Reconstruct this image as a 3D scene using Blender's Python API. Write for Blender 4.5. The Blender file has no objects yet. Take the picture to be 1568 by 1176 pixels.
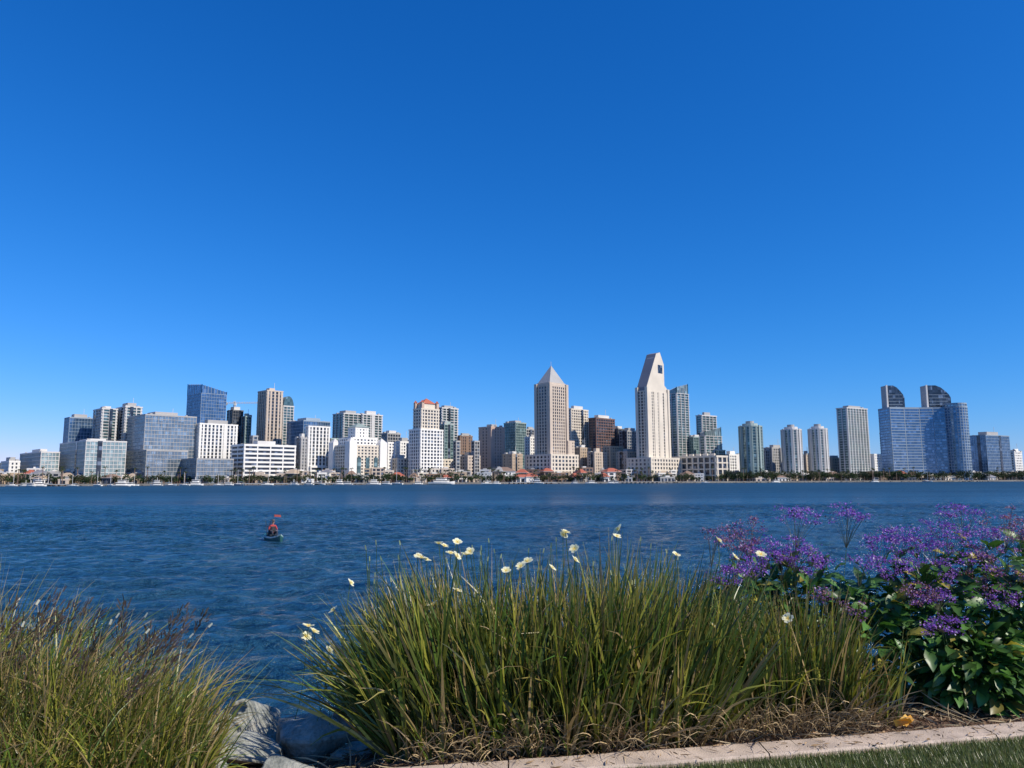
import bpy, math, random
import numpy as np
from mathutils import Vector, Matrix, noise as mnoise
random.seed(7); rng=np.random.default_rng(7)
rad=math.radians
scene=bpy.context.scene
scene.view_settings.view_transform='Standard'
scene.view_settings.look='None'
scene.view_settings.exposure=0
COL=scene.collection
# ---------------------------------------------------------------- camera
cam=bpy.data.cameras.new("camera"); cam.lens=26; cam.sensor_width=36
cam.clip_start=0.05; cam.clip_end=40000
camo=bpy.data.objects.new("camera",cam); COL.objects.link(camo)
camo.location=(0,0,1.6); camo.rotation_euler=(rad(97.4),rad(0.2),0)
scene.camera=camo
RM=camo.rotation_euler.to_matrix(); EYE=Vector((0,0,1.6)); F=1568*26/36
WZ=-2.4   # water level
GZ=-0.5   # city ground level
def ray(px,py): return RM@Vector(((px-784)/F,(588-py)/F,-1))
def at_depth(px,py,y):
    d=ray(px,py); return EYE+d*(y/d.y)
def at_z(px,py,z):
    d=ray(px,py); return EYE+d*((z-EYE.z)/d.z)
def uof(px):
    d=ray(px,735); return d.x/d.y
def shoreD(px): return 772/(1-0.271*uof(px))
# ---------------------------------------------------------------- world
SE=rad(41); SAZ=rad(120)
w=bpy.data.worlds.new("World"); scene.world=w; w.use_nodes=True
nt=w.node_tree; nt.nodes.clear()
sky=nt.nodes.new("ShaderNodeTexSky"); sky.sky_type='NISHITA'; sky.sun_disc=False
sky.sun_elevation=SE; sky.sun_rotation=SAZ; sky.air_density=1.0; sky.dust_density=0.0; sky.ozone_density=3.0
# colour grade of the physical sky (clear, very saturated winter air)
sep=nt.nodes.new("ShaderNodeSeparateColor"); cmb=nt.nodes.new("ShaderNodeCombineColor")
nt.links.new(sky.outputs[0],sep.inputs[0])
K=.11
for i,(g,s) in enumerate(((1.9,.62),(1.0,.69),(.84,1.24))):
    a=nt.nodes.new("ShaderNodeMath"); a.operation='MULTIPLY'; a.inputs[1].default_value=K
    p=nt.nodes.new("ShaderNodeMath"); p.operation='POWER'; p.inputs[1].default_value=g
    q=nt.nodes.new("ShaderNodeMath"); q.operation='MULTIPLY'; q.inputs[1].default_value=s/K
    nt.links.new(sep.outputs[i],a.inputs[0]); nt.links.new(a.outputs[0],p.inputs[0]); nt.links.new(p.outputs[0],q.inputs[0]); nt.links.new(q.outputs[0],cmb.inputs[i])
bg=nt.nodes.new("ShaderNodeBackground"); bg.inputs[1].default_value=K
out=nt.nodes.new("ShaderNodeOutputWorld")
nt.links.new(cmb.outputs[0],bg.inputs[0]); nt.links.new(bg.outputs[0],out.inputs[0])
sun=bpy.data.lights.new("sun",'SUN'); sun.energy=5.0; sun.angle=rad(0.5); sun.color=(1,0.92,0.80)
suno=bpy.data.objects.new("sun",sun); COL.objects.link(suno)
S=Vector((math.sin(SAZ)*math.cos(SE),math.cos(SAZ)*math.cos(SE),math.sin(SE)))
suno.rotation_euler=S.to_track_quat('Z','Y').to_euler()
# ---------------------------------------------------------------- materials
def newmat(name):
    m=bpy.data.materials.new(name); m.use_nodes=True
    n=m.node_tree; b=n.nodes['Principled BSDF']; return m,n,b
def N(n,t,**k):
    x=n.nodes.new(t)
    for a,v in k.items(): setattr(x,a,v)
    return x
def mat_plain(name,col,rough=0.8,var=0.15,scale=0.4,metal=0,bump=0,bscale=None,spec=0.5):
    m,n,b=newmat(name)
    tc=N(n,"ShaderNodeTexCoord"); no=N(n,"ShaderNodeTexNoise"); no.inputs['Scale'].default_value=scale; no.inputs['Detail'].default_value=6
    n.links.new(tc.outputs['Object'],no.inputs['Vector'])
    r=N(n,"ShaderNodeValToRGB"); c=r.color_ramp
    c.elements[0].position=0.3; c.elements[1].position=0.7
    c.elements[0].color=(*[x*(1-var) for x in col],1); c.elements[1].color=(*[min(1,x*(1+var)) for x in col],1)
    n.links.new(no.outputs[0],r.inputs[0]); n.links.new(r.outputs[0],b.inputs['Base Color'])
    b.inputs['Roughness'].default_value=rough; b.inputs['Metallic'].default_value=metal
    b.inputs['Specular IOR Level'].default_value=spec
    if bump:
        n2=N(n,"ShaderNodeTexNoise"); n2.inputs['Scale'].default_value=bscale or scale*5; n2.inputs['Detail'].default_value=8
        n.links.new(tc.outputs['Object'],n2.inputs['Vector'])
        bp=N(n,"ShaderNodeBump"); bp.inputs['Strength'].default_value=1; bp.inputs['Distance'].default_value=bump
        n.links.new(n2.outputs[0],bp.inputs['Height']); n.links.new(bp.outputs[0],b.inputs['Normal'])
    return m
def mat_glass(name,c1,c2,rough=0.12,metal=0.5,hi=.5):
    m,n,b=newmat(name)
    tc=N(n,"ShaderNodeTexCoord"); mp=N(n,"ShaderNodeMapping")
    mp.inputs['Rotation'].default_value=(0,0,rad(45)); mp.inputs['Scale'].default_value=(1/3.1,1/3.1,1/3.6); mp.inputs['Location'].default_value=(.37,.41,.3)
    fl=N(n,"ShaderNodeVectorMath",operation='FLOOR'); wn=N(n,"ShaderNodeTexWhiteNoise")
    n.links.new(tc.outputs['Object'],mp.inputs[0]); n.links.new(mp.outputs[0],fl.inputs[0]); n.links.new(fl.outputs[0],wn.inputs[0])
    r=N(n,"ShaderNodeValToRGB"); c=r.color_ramp
    c.elements[0].position=0; c.elements[0].color=(*c1,1); c.elements[1].position=0.85; c.elements[1].color=(*c2,1)
    e=c.elements.new(0.97); e.color=tuple(min(1,x*(1+hi)+.05*hi) for x in c2)+(1,)
    n.links.new(wn.outputs['Value'],r.inputs[0]); n.links.new(r.outputs[0],b.inputs['Base Color'])
    b.inputs['Roughness'].default_value=rough; b.inputs['Metallic'].default_value=metal
    return m
M={}
M['g_dark']=mat_glass("glass_dark",(.02,.027,.04),(.06,.08,.11),metal=.3,hi=1.2)
M['g_blue']=mat_glass("glass_blue",(.06,.13,.22),(.12,.21,.33),metal=.6,hi=.3)
M['g_teal']=mat_glass("glass_teal",(.05,.10,.11),(.14,.22,.22),metal=.4,hi=.8)
M['g_light']=mat_glass("glass_light",(.22,.31,.31),(.36,.45,.42),metal=.45,hi=.3)
M['g_gray']=mat_glass("glass_gray",(.15,.20,.24),(.24,.31,.36),metal=.55,hi=.3)
for k,c in dict(white=(.80,.77,.70),cream=(.68,.60,.48),beige=(.56,.46,.36),gray=(.38,.37,.35),lgray=(.60,.58,.54),dgray=(.13,.135,.14),
    brown=(.24,.16,.115),pink=(.55,.39,.30),redbrown=(.17,.10,.085),teal=(.32,.40,.37),slate=(.20,.20,.22),blueg=(.27,.34,.40),
    redroof=(.42,.12,.07),tan=(.44,.34,.24),yellow=(.75,.6,.15),green=(.06,.12,.07),grnroof=(.26,.32,.29)).items():
    M[k]=mat_plain("paint_"+k,c,rough=.75,var=.08,scale=.08)
MK=list(M.keys()); MI={k:i for i,k in enumerate(MK)}
def vcol_mat(name,rough=.5,trans=.25,spec=.4,noise_amt=0.0):
    m,n,b=newmat(name)
    a=N(n,"ShaderNodeVertexColor"); a.layer_name="Col"
    n.links.new(a.outputs[0],b.inputs['Base Color']); b.inputs['Roughness'].default_value=rough
    b.inputs['Specular IOR Level'].default_value=spec
    if trans>0:
        t=N(n,"ShaderNodeBsdfTranslucent"); g=N(n,"ShaderNodeHueSaturation"); g.inputs['Value'].default_value=1.6; g.inputs['Saturation'].default_value=1.1
        n.links.new(a.outputs[0],g.inputs['Color']); n.links.new(g.outputs[0],t.inputs[0])
        mx=N(n,"ShaderNodeMixShader"); mx.inputs[0].default_value=trans
        n.links.new(b.outputs[0],mx.inputs[1]); n.links.new(t.outputs[0],mx.inputs[2])
        n.links.new(mx.outputs[0],n.nodes['Material Output'].inputs[0])
    return m
LEAF=vcol_mat("leaf_blade",.36,.22,.5)
BROAD=vcol_mat("broad_leaf",.4,.18,.5)
PETAL=vcol_mat("petal",.6,.3,.3)
DIST=vcol_mat("distant_foliage",.8,.1,.2)
# ---------------------------------------------------------------- mesh helpers
class MB:
    def __init__(s): s.v=[]; s.f=[]; s.m=[]
    def face(s,pts,mat):
        i=len(s.v); s.v+= [tuple(p) for p in pts]; s.f.append(tuple(range(i,i+len(pts)))); s.m.append(MI[mat])
    def prism(s,poly,z0,z1,mat,top=None,ztops=None,poly2=None):
        n=len(poly); i=len(s.v); p2=poly2 or poly
        zt=ztops or [z1]*n
        s.v+=[(p[0],p[1],z0) for p in poly]+[(p2[k][0],p2[k][1],zt[k]) for k in range(n)]
        for k in range(n):
            j=(k+1)%n; s.f.append((i+k,i+j,i+n+j,i+n+k)); s.m.append(MI[mat])
        s.f.append(tuple(range(i+n,i+2*n))); s.m.append(MI[top or mat])
        s.f.append(tuple(range(i+n-1,i-1,-1))); s.m.append(MI[mat])
    def pyramid(s,poly,z0,apex,mat):
        n=len(poly); i=len(s.v); s.v+=[(p[0],p[1],z0) for p in poly]+[tuple(apex)]
        for k in range(n): s.f.append((i+k,i+(k+1)%n,i+n)); s.m.append(MI[mat])
    def obox(s,c,dx,hx,hy,z0,z1,mat):
        d=Vector((dx[0],dx[1])); e=Vector((-d.y,d.x)); c=Vector((c[0],c[1]))
        P=[c-d*hx-e*hy,c+d*hx-e*hy,c+d*hx+e*hy,c-d*hx+e*hy]
        s.prism([(p.x,p.y) for p in P],z0,z1,mat)
    def extr(s,prof,axis,o,nrm,length,mat,matend=None):
        n=len(prof); i=len(s.v); ax=Vector(axis); nr=Vector(nrm); o=Vector(o)
        for L in (0,length):
            for a,z in prof:
                p=o+ax*a+nr*L; s.v.append((p.x,p.y,z))
        for k in range(n):
            j=(k+1)%n; s.f.append((i+k,i+j,i+n+j,i+n+k)); s.m.append(MI[mat])
        s.f.append(tuple(range(i+n-1,i-1,-1))); s.m.append(MI[matend or mat])
        s.f.append(tuple(range(i+n,i+2*n))); s.m.append(MI[matend or mat])
    def obj(s,name,loc=(0,0,0),mats=None,smooth=False):
        me=bpy.data.meshes.new(name); me.from_pydata(s.v,[],s.f)
        used=sorted(set(s.m)); mp={u:i for i,u in enumerate(used)}
        for u in used: me.materials.append(M[MK[u]])
        me.polygons.foreach_set("material_index",[mp[x] for x in s.m])
        import bmesh
        bm=bmesh.new(); bm.from_mesh(me); bmesh.ops.recalc_face_normals(bm,faces=bm.faces); bm.to_mesh(me); bm.free()
        if smooth: me.polygons.foreach_set("use_smooth",[True]*len(me.polygons))
        o=bpy.data.objects.new(name,me); o.location=loc; COL.objects.link(o); return o
def offs(poly,d):
    n=len(poly); r=[]
    for i in range(n):
        a=Vector(poly[i-1]); b=Vector(poly[i]); c=Vector(poly[(i+1)%n])
        e1=(b-a).normalized(); e2=(c-b).normalized()
        n1=Vector((e1.y,-e1.x)); n2=Vector((e2.y,-e2.x)); h=n1+n2
        if h.length<1e-6: h=n1
        h.normalize(); k=d/max(.35,h.dot(n1)); q=b+h*k; r.append((q.x,q.y))
    return r
def facade(mb,poly,z0,z1,glass,frame,slab,sp,pw,fh=3.6,out=.4,parapet=1.0):
    mb.prism(poly,z0,z1,glass,top='gray')
    n=max(1,round((z1-z0)/fh)); fh=(z1-z0)/n
    if slab>0:
        po=offs(poly,out)
        for i in range(1,n): mb.prism(po,z0+i*fh-slab/2,z0+i*fh+slab/2,frame)
    mb.prism(offs(poly,out+.06),z1-slab*.5-.2,z1+parapet,frame,top='lgray')
    if sp:
        for i in range(len(poly)):
            a=Vector(poly[i]); b=Vector(poly[(i+1)%len(poly)]); L=(b-a).length
            if L<1.5: continue
            d=(b-a)/L; e=Vector((d.y,-d.x)); k=max(1,round(L/sp))
            for j in range(k+1):
                t=min(max(L*j/k,pw/2),L-pw/2); p=a+d*t+e*(out*.4)
                mb.obox(p,d,pw/2,out*.52,z0,z1,frame)
STY=dict(
 gblue=('g_blue','blueg',.35,3.0,.22,3.9,.25), ggray=('g_gray','gray',.5,3.2,.3,4,.3), glight=('g_light','lgray',.6,3.4,.45,3.8,.35),
 gdark=('g_dark','dgray',.6,3.5,.4,3.8,.3), ggdark=('g_dark','gray',.9,4,.8,3.8,.4), gteal=('g_teal','teal',.5,4,.4,3.4,.4),
 condo=('g_teal','lgray',.5,7,.7,3.2,1.0), condow=('g_teal','lgray',.7,6,1.1,3.2,1.0), condod=('g_dark','gray',.5,6,.5,3.2,1.0),
 wstrip=('g_dark','white',.7,4.2,1.9,3.8,.5), bstrip=('g_dark','beige',.5,4.4,2.2,3.8,.6), cstrip=('g_dark','cream',1.3,4.2,1.6,3.6,.6),
 wband=('g_dark','white',1.9,16,1.2,4.2,.4), wpunch=('g_dark','white',1.5,4.2,1.9,3.5,.45), cpunch=('g_dark','cream',1.6,4.4,2.1,3.5,.45),
 brown=('g_dark','brown',1.2,3.6,1.9,3.7,.4), pink=('g_dark','pink',1.6,5,3.4,3.7,.3), red=('g_dark','redbrown',1.2,5,1.0,3.7,.4),
 bpunch=('g_dark','beige',1.6,4.4,2.2,3.5,.4), gpunch=('g_dark','gray',1.3,4,1.8,3.5,.4), tpunch=('g_dark','tan',1.6,4.4,2.2,3.6,.4),
)
def foot(x0,xs,x1,D,b=45):
    u0,us,u1=uof(x0),uof(xs),uof(x1); b=rad(b); cx=us*D
    l=max(1.5,(cx-u0*D)/max(.15,(math.cos(b)+u0*math.sin(b)))); r=max(1.5,(u1*D-cx)/max(.15,(math.sin(b)-u1*math.cos(b))))
    l=min(l,110); r=min(r,110)
    Ld=Vector((-math.cos(b),math.sin(b))); Rd=Vector((math.sin(b),math.cos(b)))
    C=Vector((0,0)); P=[C,C+Rd*r,C+Rd*r+Ld*l,C+Ld*l]
    return Vector((cx,D,0)),[(p.x,p.y) for p in P],Ld,Rd,l,r
def ztop(px,py,D): return at_depth(px,py,D).z
def inset(poly,f,sx=0,sy=0):
    c=sum((Vector(p) for p in poly),Vector((0,0)))/len(poly)+Vector((sx,sy))
    return [tuple(c+(Vector(p)-c)*f) for p in poly]
def T(name,x0,xs,x1,yt,off,sty,b=45,pent=True,ybot=None):
    D=shoreD((x0+x1)/2)+off
    loc,poly,Ld,Rd,l,r=foot(x0,xs,x1,D,b)
    z1=ztop(xs,yt,D); g,fr,sl,sp,pw,fh,o=STY[sty]
    mb=MB()
    if pent:
        ph=random.uniform(2.5,5); z1-=ph*.5
        mb.prism(inset(poly,random.uniform(.35,.6)),z1,z1+ph+1,random.choice([fr,'gray','lgray']))
        for _ in range(3):
            c=Vector(inset(poly,.7)[random.randrange(4)]); mb.obox(c,Rd,random.uniform(.8,2),random.uniform(.8,2),z1,z1+random.uniform(1.5,3),'gray')
        if random.random()<.4: mb.obox(Vector(inset(poly,.3)[1]),Rd,.15,.15,z1,z1+ph+random.uniform(5,10),'lgray')
    facade(mb,poly,GZ-.5,z1,g,fr,sl,sp,pw,fh,o)
    # taller blocks: recessed solid service bay and darker slot on the faces
    if z1>30 and sp and random.random()<.6:
        for (dd,ln,nn) in ((Rd,r,-Ld),(Ld,l,-Rd)):
            if ln>9:
                t=random.uniform(.3,.7)*ln; mb.obox(dd*t+nn*(o*.75),dd,random.uniform(1.2,2.4),o*.5+.05,GZ,z1+.4,random.choice([fr,'g_dark','g_dark']))
    return mb.obj(name,loc)
# ---------------------------------------------------------------- towers
T("glass_office_building",28,60,88,690,60,'glight')
T("glass_office_building",88,128,190,673,30,'glight')
T("office_tower",92,100,137,637,160,'gblue')
T("residential_tower",137,150,172,624,130,'condow')
T("residential_tower",172,186,210,620,130,'condow')
T("glass_office_building",190,217,296,632,70,'ggray')
T("banded_office_building",190,222,285,690,25,'ggray',pent=False)
T("white_office_building",293,302,360,646,90,'wstrip')
T("residential_tower",343,352,368,626,180,'gdark')
T("residential_tower",366,372,381,636,170,'gteal')
T("office_tower",390,404,428,596,150,'bstrip')
T("waterfront_hotel",353,372,451,678,35,'wband')
T("glass_pavilion",258,300,356,703,12,'ggray',pent=False)
T("office_tower",437,462,503,642,110,'gblue')
T("white_office_building",466,470,503,653,80,'wstrip',pent=False)
T("residential_tower",508,524,552,631,190,'condo')
T("residential_tower",546,553,583,632,200,'condow')
T("office_tower",583,592,612,662,150,'ggdark')
T("white_office_building",606,612,629,674,120,'wpunch')
T("residential_tower",668,676,700,623,160,'condow')
T("residential_tower",672,680,694,648,110,'gteal')
T("brown_office_building",700,704,723,666,170,'brown')
T("office_tower",733,752,773,652,120,'pink')
T("residential_tower",772,790,806,646,180,'gteal')
T("office_building",800,806,824,656,190,'ggdark')
T("office_building",804,812,826,668,120,'wpunch')
T("office_tower",868,876,902,624,150,'cstrip')
T("brown_office_building",903,914,943,638,150,'red')
T("office_tower",932,948,962,655,170,'gdark')
T("office_tower",950,962,982,658,150,'ggdark')
T("residential_tower",1058,1064,1078,668,110,'gteal',b=55)
T("residential_tower",1070,1078,1100,634,150,'condo',b=55)
T("office_tower",1352,1359,1371,662,150,'bpunch',b=60)
T("residential_tower",1288,1303,1334,623,60,'condow',b=60)
T("office_building",1105,1118,1136,694,90,'wpunch',b=55)
T("office_building",1172,1184,1206,684,120,'gpunch',b=55)
T("office_building",1268,1276,1290,700,120,'tpunch',b=60)
T("glass_office_building",1487,1515,1551,664,60,'gblue',b=62)
T("office_building",1228,1236,1244,694,100,'bpunch',b=60)
fill=[(0,28,704,'wpunch'),(380,392,668,'ggdark'),(450,470,668,'gpunch'),(497,516,672,'gteal'),(586,604,678,'wpunch'),(622,634,680,'gpunch'),
 (694,704,676,'ggdark'),(722,734,676,'ggdark'),(866,880,676,'bpunch'),(880,905,684,'tpunch'),(900,930,690,'bpunch'),(925,955,684,'tpunch'),(944,982,690,'bpunch'),
 (770,800,694,'tpunch'),(700,735,696,'bpunch'),(1096,1112,690,'gteal'),(1334,1352,696,'wpunch'),(1206,1228,700,'tpunch'),(1550,1568,690,'wpunch'),(1168,1180,690,'ggdark'),
 (590,632,700,'cpunch'),(655,700,704,'cpunch'),(455,510,712,'wband'),(486,520,700,'ggdark')]
for a,b_,y,s in fill: T("office_building",a,a+(b_-a)*random.uniform(.3,.5),b_,y,random.uniform(70,110),s,b=60 if a>1000 else 45,pent=random.random()<.5)
for k in range(10):
    a=-60-60*k; T("office_tower",a-random.uniform(25,50),a-12,a,random.uniform(640,700),random.uniform(60,160),random.choice(['condow','glight','wpunch','bstrip']),b=30)
for k in range(6):
    a=1590+60*k; T("office_building",a,a+10,a+random.uniform(25,45),random.uniform(670,705),random.uniform(60,160),random.choice(['condow','gblue','wpunch','bpunch']),b=66)

def pyramid_tower():
    D=shoreD(845)+60; loc,poly,Ld,Rd,l,r=foot(822,843,869,D); z1=ztop(845,590,D); mb=MB()
    facade(mb,poly,GZ-.5,z1,'g_dark','beige',1.0,3.9,1.8,3.7,.5,parapet=2)
    base=inset(poly,.9); c=sum((Vector(p) for p in poly),Vector((0,0)))/4
    mb.prism(inset(poly,.96),z1+1.5,z1+4,'beige')
    mb.pyramid(base,z1+4,(c.x,c.y,ztop(850,556,D)),'gray')
    mb.obox(c,(1,0),.2,.2,ztop(850,560,D),ztop(850,550,D),'lgray')
    for p in poly: mb.obox(Vector(p)*.985+c*.015,Rd,1.9,1.9,GZ,z1+3,'beige')
    facade(mb,offs(poly,9),GZ-.5,ztop(845,697,D),'g_dark','cream',1.6,6,2.6,4.5,.4)
    mb.obj("pyramid_roof_hotel_tower",loc)
pyramid_tower()
def wedge_tower():
    D=shoreD(1000)+50; loc,poly,Ld,Rd,l,r=foot(979,994,1026,D); mb=MB()
    z=lambda y:ztop(1005,y,D)
    facade(mb,poly,GZ-.5,z(598),'g_dark','cream',1.0,4.0,1.7,3.7,.45,parapet=.5)
    prof=[(0,z(598)),(r,z(598)),(r,z(592)),(.86*r,z(586)),(.86*r,z(553)),(.68*r,z(535)),(.5*r,z(538)),(0,z(592))]
    mb.extr(prof,Rd,(0,0),Ld,l,'slate','cream')
    o=Vector((0,0))-Ld*.15
    mb.extr([(.56*r,z(568)),(.78*r,z(568)),(.78*r,z(555)),(.56*r,z(555))],Rd,o,Ld,.6,'g_dark')
    for fr in (.12,.40,.64,.88):
        mb.extr([((fr-.085)*r,z(722)),((fr+.085)*r,z(722)),((fr+.085)*r,z(598)),((fr-.085)*r,z(598))],Rd,-Ld*.7,Ld,.6,'cream')
    for q in range(6):
        t0=.08+q*.15; mb.extr([(.04*r+.46*r*t0,z(592)+(z(538)-z(592))*t0+.5),(.04*r+.46*r*(t0+.05),z(592)+(z(538)-z(592))*(t0+.05)+.5),(.04*r+.46*r*(t0+.05),z(592)+(z(538)-z(592))*(t0+.05)-1),(.04*r+.46*r*t0,z(592)+(z(538)-z(592))*t0-1)],Rd,Ld*2,Ld,l-4,'gray')
    for p in poly: mb.obox(Vector(p),Rd,1.8,1.8,GZ,z(592),'cream')
    facade(mb,offs(poly,10),GZ-.5,z(702),'g_dark','cream',1.8,6,3,4.5,.4)
    mb.obj("wedge_roof_hotel_tower",loc)
wedge_tower()
def red_roof_tower():
    D=shoreD(650)+60; mb=MB()
    loc,poly,Ld,Rd,l,r=foot(632,644,671,D); z1=ztop(650,626,D)
    facade(mb,poly,GZ-.5,z1,'g_dark','cream',1.2,4.2,1.6,3.5,.6)
    facade(mb,offs(poly,3.2),GZ-.5,ztop(650,658,D),'g_dark','white',1.2,4.2,1.6,3.5,.6)
    up=inset(poly,.72); z2=ztop(650,617,D); mb.prism(up,z1,z2,'cream')
    c=sum((Vector(p) for p in poly),Vector((0,0)))/4
    mb.pyramid(offs(up,.8),z2,(c.x,c.y,ztop(650,608,D)),'redroof')
    for p in inset(poly,.85): mb.obox(Vector(p),Rd,1.6,1.6,z1,z2+1,'pink'); mb.pyramid([(p[0]-2,p[1]-2),(p[0]+2,p[1]-2),(p[0]+2,p[1]+2),(p[0]-2,p[1]+2)],z2+1,(p[0],p[1],z2+4),'redroof')
    mb.obj("red_roof_residential_tower",loc)
red_roof_tower()
def slanted_tower(name,x0,xs,x1,yl,yr,off,sty,b=45):
    D=shoreD((x0+x1)/2)+off; loc,poly,Ld,Rd,l,r=foot(x0,xs,x1,D,b); mb=MB()
    g,fr,sl,sp,pw,fh,o=STY[sty]; zr=ztop(x1,yr,D+r*.7); zl=ztop(x0,yl,D+l*.7); zc=zl+(zr-zl)*(xs-x0)/(x1-x0); zb=zr+(zl-zr)*.5
    lo=min(zl,zr)-3
    facade(mb,poly,GZ-.5,lo,g,fr,sl,sp,pw,fh,o,parapet=.2)
    mb.prism(offs(poly,.02),lo,0,g,ztops=[zc,zr,zb,zl])
    for i in range(4):
        zt=[zc,zr,zb,zl]; a=Vector(poly[i]); bb=Vector(poly[(i+1)%4]); k=8
        for j in range(k+1):
            t=j/k; p=a.lerp(bb,t); mb.obox(p,(1,0),.25,.25,lo,zt[i]*(1-t)+zt[(i+1)%4]*t+.8,fr)
    mb.obj(name,loc)
slanted_tower("slanted_glass_tower",280,302,341,589,601,150,'gblue')
slanted_tower("slanted_glass_tower",1025,1040,1058,600,589,110,'condo',b=52)
slanted_tower("slanted_glass_tower",1074,1082,1107,664,655,70,'condo',b=55)
def arch_tower():
    D=shoreD(435)+170; loc,poly,Ld,Rd,l,r=foot(424,430,446,D); mb=MB(); z1=ztop(435,622,D)
    facade(mb,poly,GZ-.5,z1,'g_teal','lgray',.6,4,.6,3.4,.5)
    prof=[(0,z1)]+[(r*(1-math.cos(t))/2,z1+ (ztop(435,606,D)-z1)*math.sin(t)) for t in [rad(20*k) for k in range(1,9)]]+[(r,z1)]
    mb.extr(prof[::-1],Rd,(0,0),Ld,l,'grnroof','g_teal'); mb.obj("arched_roof_tower",loc)
arch_tower()
def stepped_hotel():
    D=shoreD(545)+45; mb=MB()
    loc,poly,Ld,Rd,l,r=foot(507,535,587,D)
    facade(mb,poly,GZ-.5,ztop(535,682,D),'g_dark','cream',1.5,4.4,2.1,3.4,.5)
    facade(mb,inset(poly,.72),GZ,ztop(535,670,D),'g_dark','white',1.5,4.4,2.1,3.4,.5)
    c=sum((Vector(p) for p in poly),Vector((0,0)))/4
    up=inset(poly,.38); z=ztop(540,655,D+15); facade(mb,up,GZ,z,'g_dark','white',1.7,4.4,2.4,3.4,.4)
    mb.pyramid(offs(up,1.2),z+1,(c.x,c.y,ztop(540,646,D+15)),'grnroof')
    for i,p in enumerate(inset(poly,.9)):
        mb.obox(Vector(p),Rd,4.5,4.5,GZ,ztop(535,676,D),'white')
        q=[(p[0]-6,p[1]),(p[0],p[1]-6),(p[0]+6,p[1]),(p[0],p[1]+6)]
        mb.pyramid(q,ztop(535,676,D),(p[0],p[1],ztop(535,669,D)),'lgray')
    for t in (.25,.5,.75):
        p=Rd*r*t; mb.obox(p-Ld*.6,Rd,2.2,.8,GZ,ztop(535,700,D),'g_teal')
    mb.obj("stepped_white_hotel",loc)
stepped_hotel()
def round_tower(name,px,pw_,yt,off,sty):
    D=shoreD(px)+off; R_=pw_/2*D/F; x=uof(px)*D; mb=MB(); z1=ztop(px,yt,D)
    poly=[(R_*math.cos(t),R_*math.sin(t)*1.1) for t in [2*math.pi*k/14 for k in range(14)]]
    g,fr,sl,sp,pw,fh,o=STY[sty]; facade(mb,inset(poly,.93),GZ-.5,z1,g,fr,sl,9,1.0,fh,1.0)
    up=inset(poly,.65); mb.prism(up,z1,z1+4,fr); mb.prism(inset(poly,.35),z1+4,z1+7,'gray')
    for a in (200,250,300,350): mb.obox((R_*.97*math.cos(rad(a)),R_*1.06*math.sin(rad(a))),(math.cos(rad(a)),math.sin(rad(a))),.9,1.1,GZ,z1+1.5,fr)
    mb.obj(name,(x,D,0))
round_tower("round_residential_tower",1152,35,654,50,'gteal')
round_tower("round_residential_tower",1215,30,659,70,'condo')
round_tower("round_residential_tower",1256,28,658,70,'condow')
def curved_hotel():
    D=shoreD(1420)+45; mb=MB()
    ox=uof(1370)*D; X=lambda px:(uof(px)*D-ox)
    wid=X(1487); z=lambda y:ztop(1430,y,D)
    front=[(0,0),(X(1395),5),(X(1420),7),(X(1440),5),(X(1456),1)]
    rx=(wid-X(1456))/2; cx=X(1456)+rx
    end=[(cx-rx*math.cos(t),0-rx*1.1*math.sin(t)) for t in [rad(a) for a in range(15,181,15)]]
    poly=front+end+[(wid,30),(0,30)]
    poly=[(p[0],p[1]) for p in poly]
    facade(mb,poly,GZ-.5,z(625),'g_blue','blueg',.9,30,.5,3.6,.3,parapet=1.8)
    dr=[(cx+rx*.99*math.cos(t),1+rx*1.12*math.sin(t)) for t in [2*math.pi*a/20 for a in range(20)]]
    facade(mb,dr,GZ-.4,z(620),'g_gray','blueg',.4,6,.3,3.6,.45,parapet=1.5)
    for a,b_ in ((1375,1403),(1438,1476)):
        xa,xb=X(a),X(b_); ww=xb-xa; yy=14
        pr=[(0,z(628)),(ww,z(628)),(ww,z(607)),(ww*.93,z(602)),(ww*.8,z(597)),(ww*.6,z(591)),(ww*.4,z(588)),(0,z(588))]
        mb.extr(pr,(1,0),(xa,yy),(0,1),14,'gray','g_dark')
        pr2=[(p[0]*.8+ww*.1,(p[1]-z(628))*.82+z(628)) for p in pr]
        mb.extr(pr2,(1,0),(xa,yy-.4),(0,1),.3,'g_dark')
        for q in range(6):
            zz=z(628)+ (z(598)-z(628))*q/6; mb.extr([(ww*.08,zz),(ww*.86,zz),(ww*.86,zz+.4),(ww*.08,zz+.4)],(1,0),(xa,yy-.7),(0,1),.5,'blueg')
        mb.obox((xa+.6,yy),(1,0),1,.7,GZ,z(588)+.5,'lgray')
    mb.prism([(0,-14),(wid*.8,-16),(wid*.8,-3),(0,-3)],GZ-.5,GZ+6,'cream')
    mb.obj("curved_glass_hotel",(ox,D,0))
curved_hotel()
def tower_crane(px,yt,off):
    D=shoreD(px)+off; x=uof(px)*D; z=ztop(px,yt,D); mb=MB()
    for sx in (-.9,.9):
        for sy in (-.9,.9): mb.obox((sx,sy),(1,0),.18,.18,GZ,z,'lgray')
    zz=GZ
    while zz<z: mb.obox((0,0),(1,0),1,1,zz,zz+.25,'lgray'); zz+=4
    for a in (-1,1): mb.obox((8,a*.7),(1,0),20,.2,z-3,z-2.6,'lgray')
    mb.obox((8,0),(1,0),20,.2,z-1.6,z-1.3,'lgray')
    for k in range(14): mb.obox((-12+k*3,0),(1,0),.12,.7,z-3,z-1.4,'lgray')
    mb.obox((-11,0),(1,0),2,1.2,z-5,z-2.2,'gray'); mb.obox((1.5,-1.2),(1,0),1,1,z-5.5,z-3,'white')
    mb.obj("tower_crane",(x,D,0))
tower_crane(354,614,190)
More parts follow.
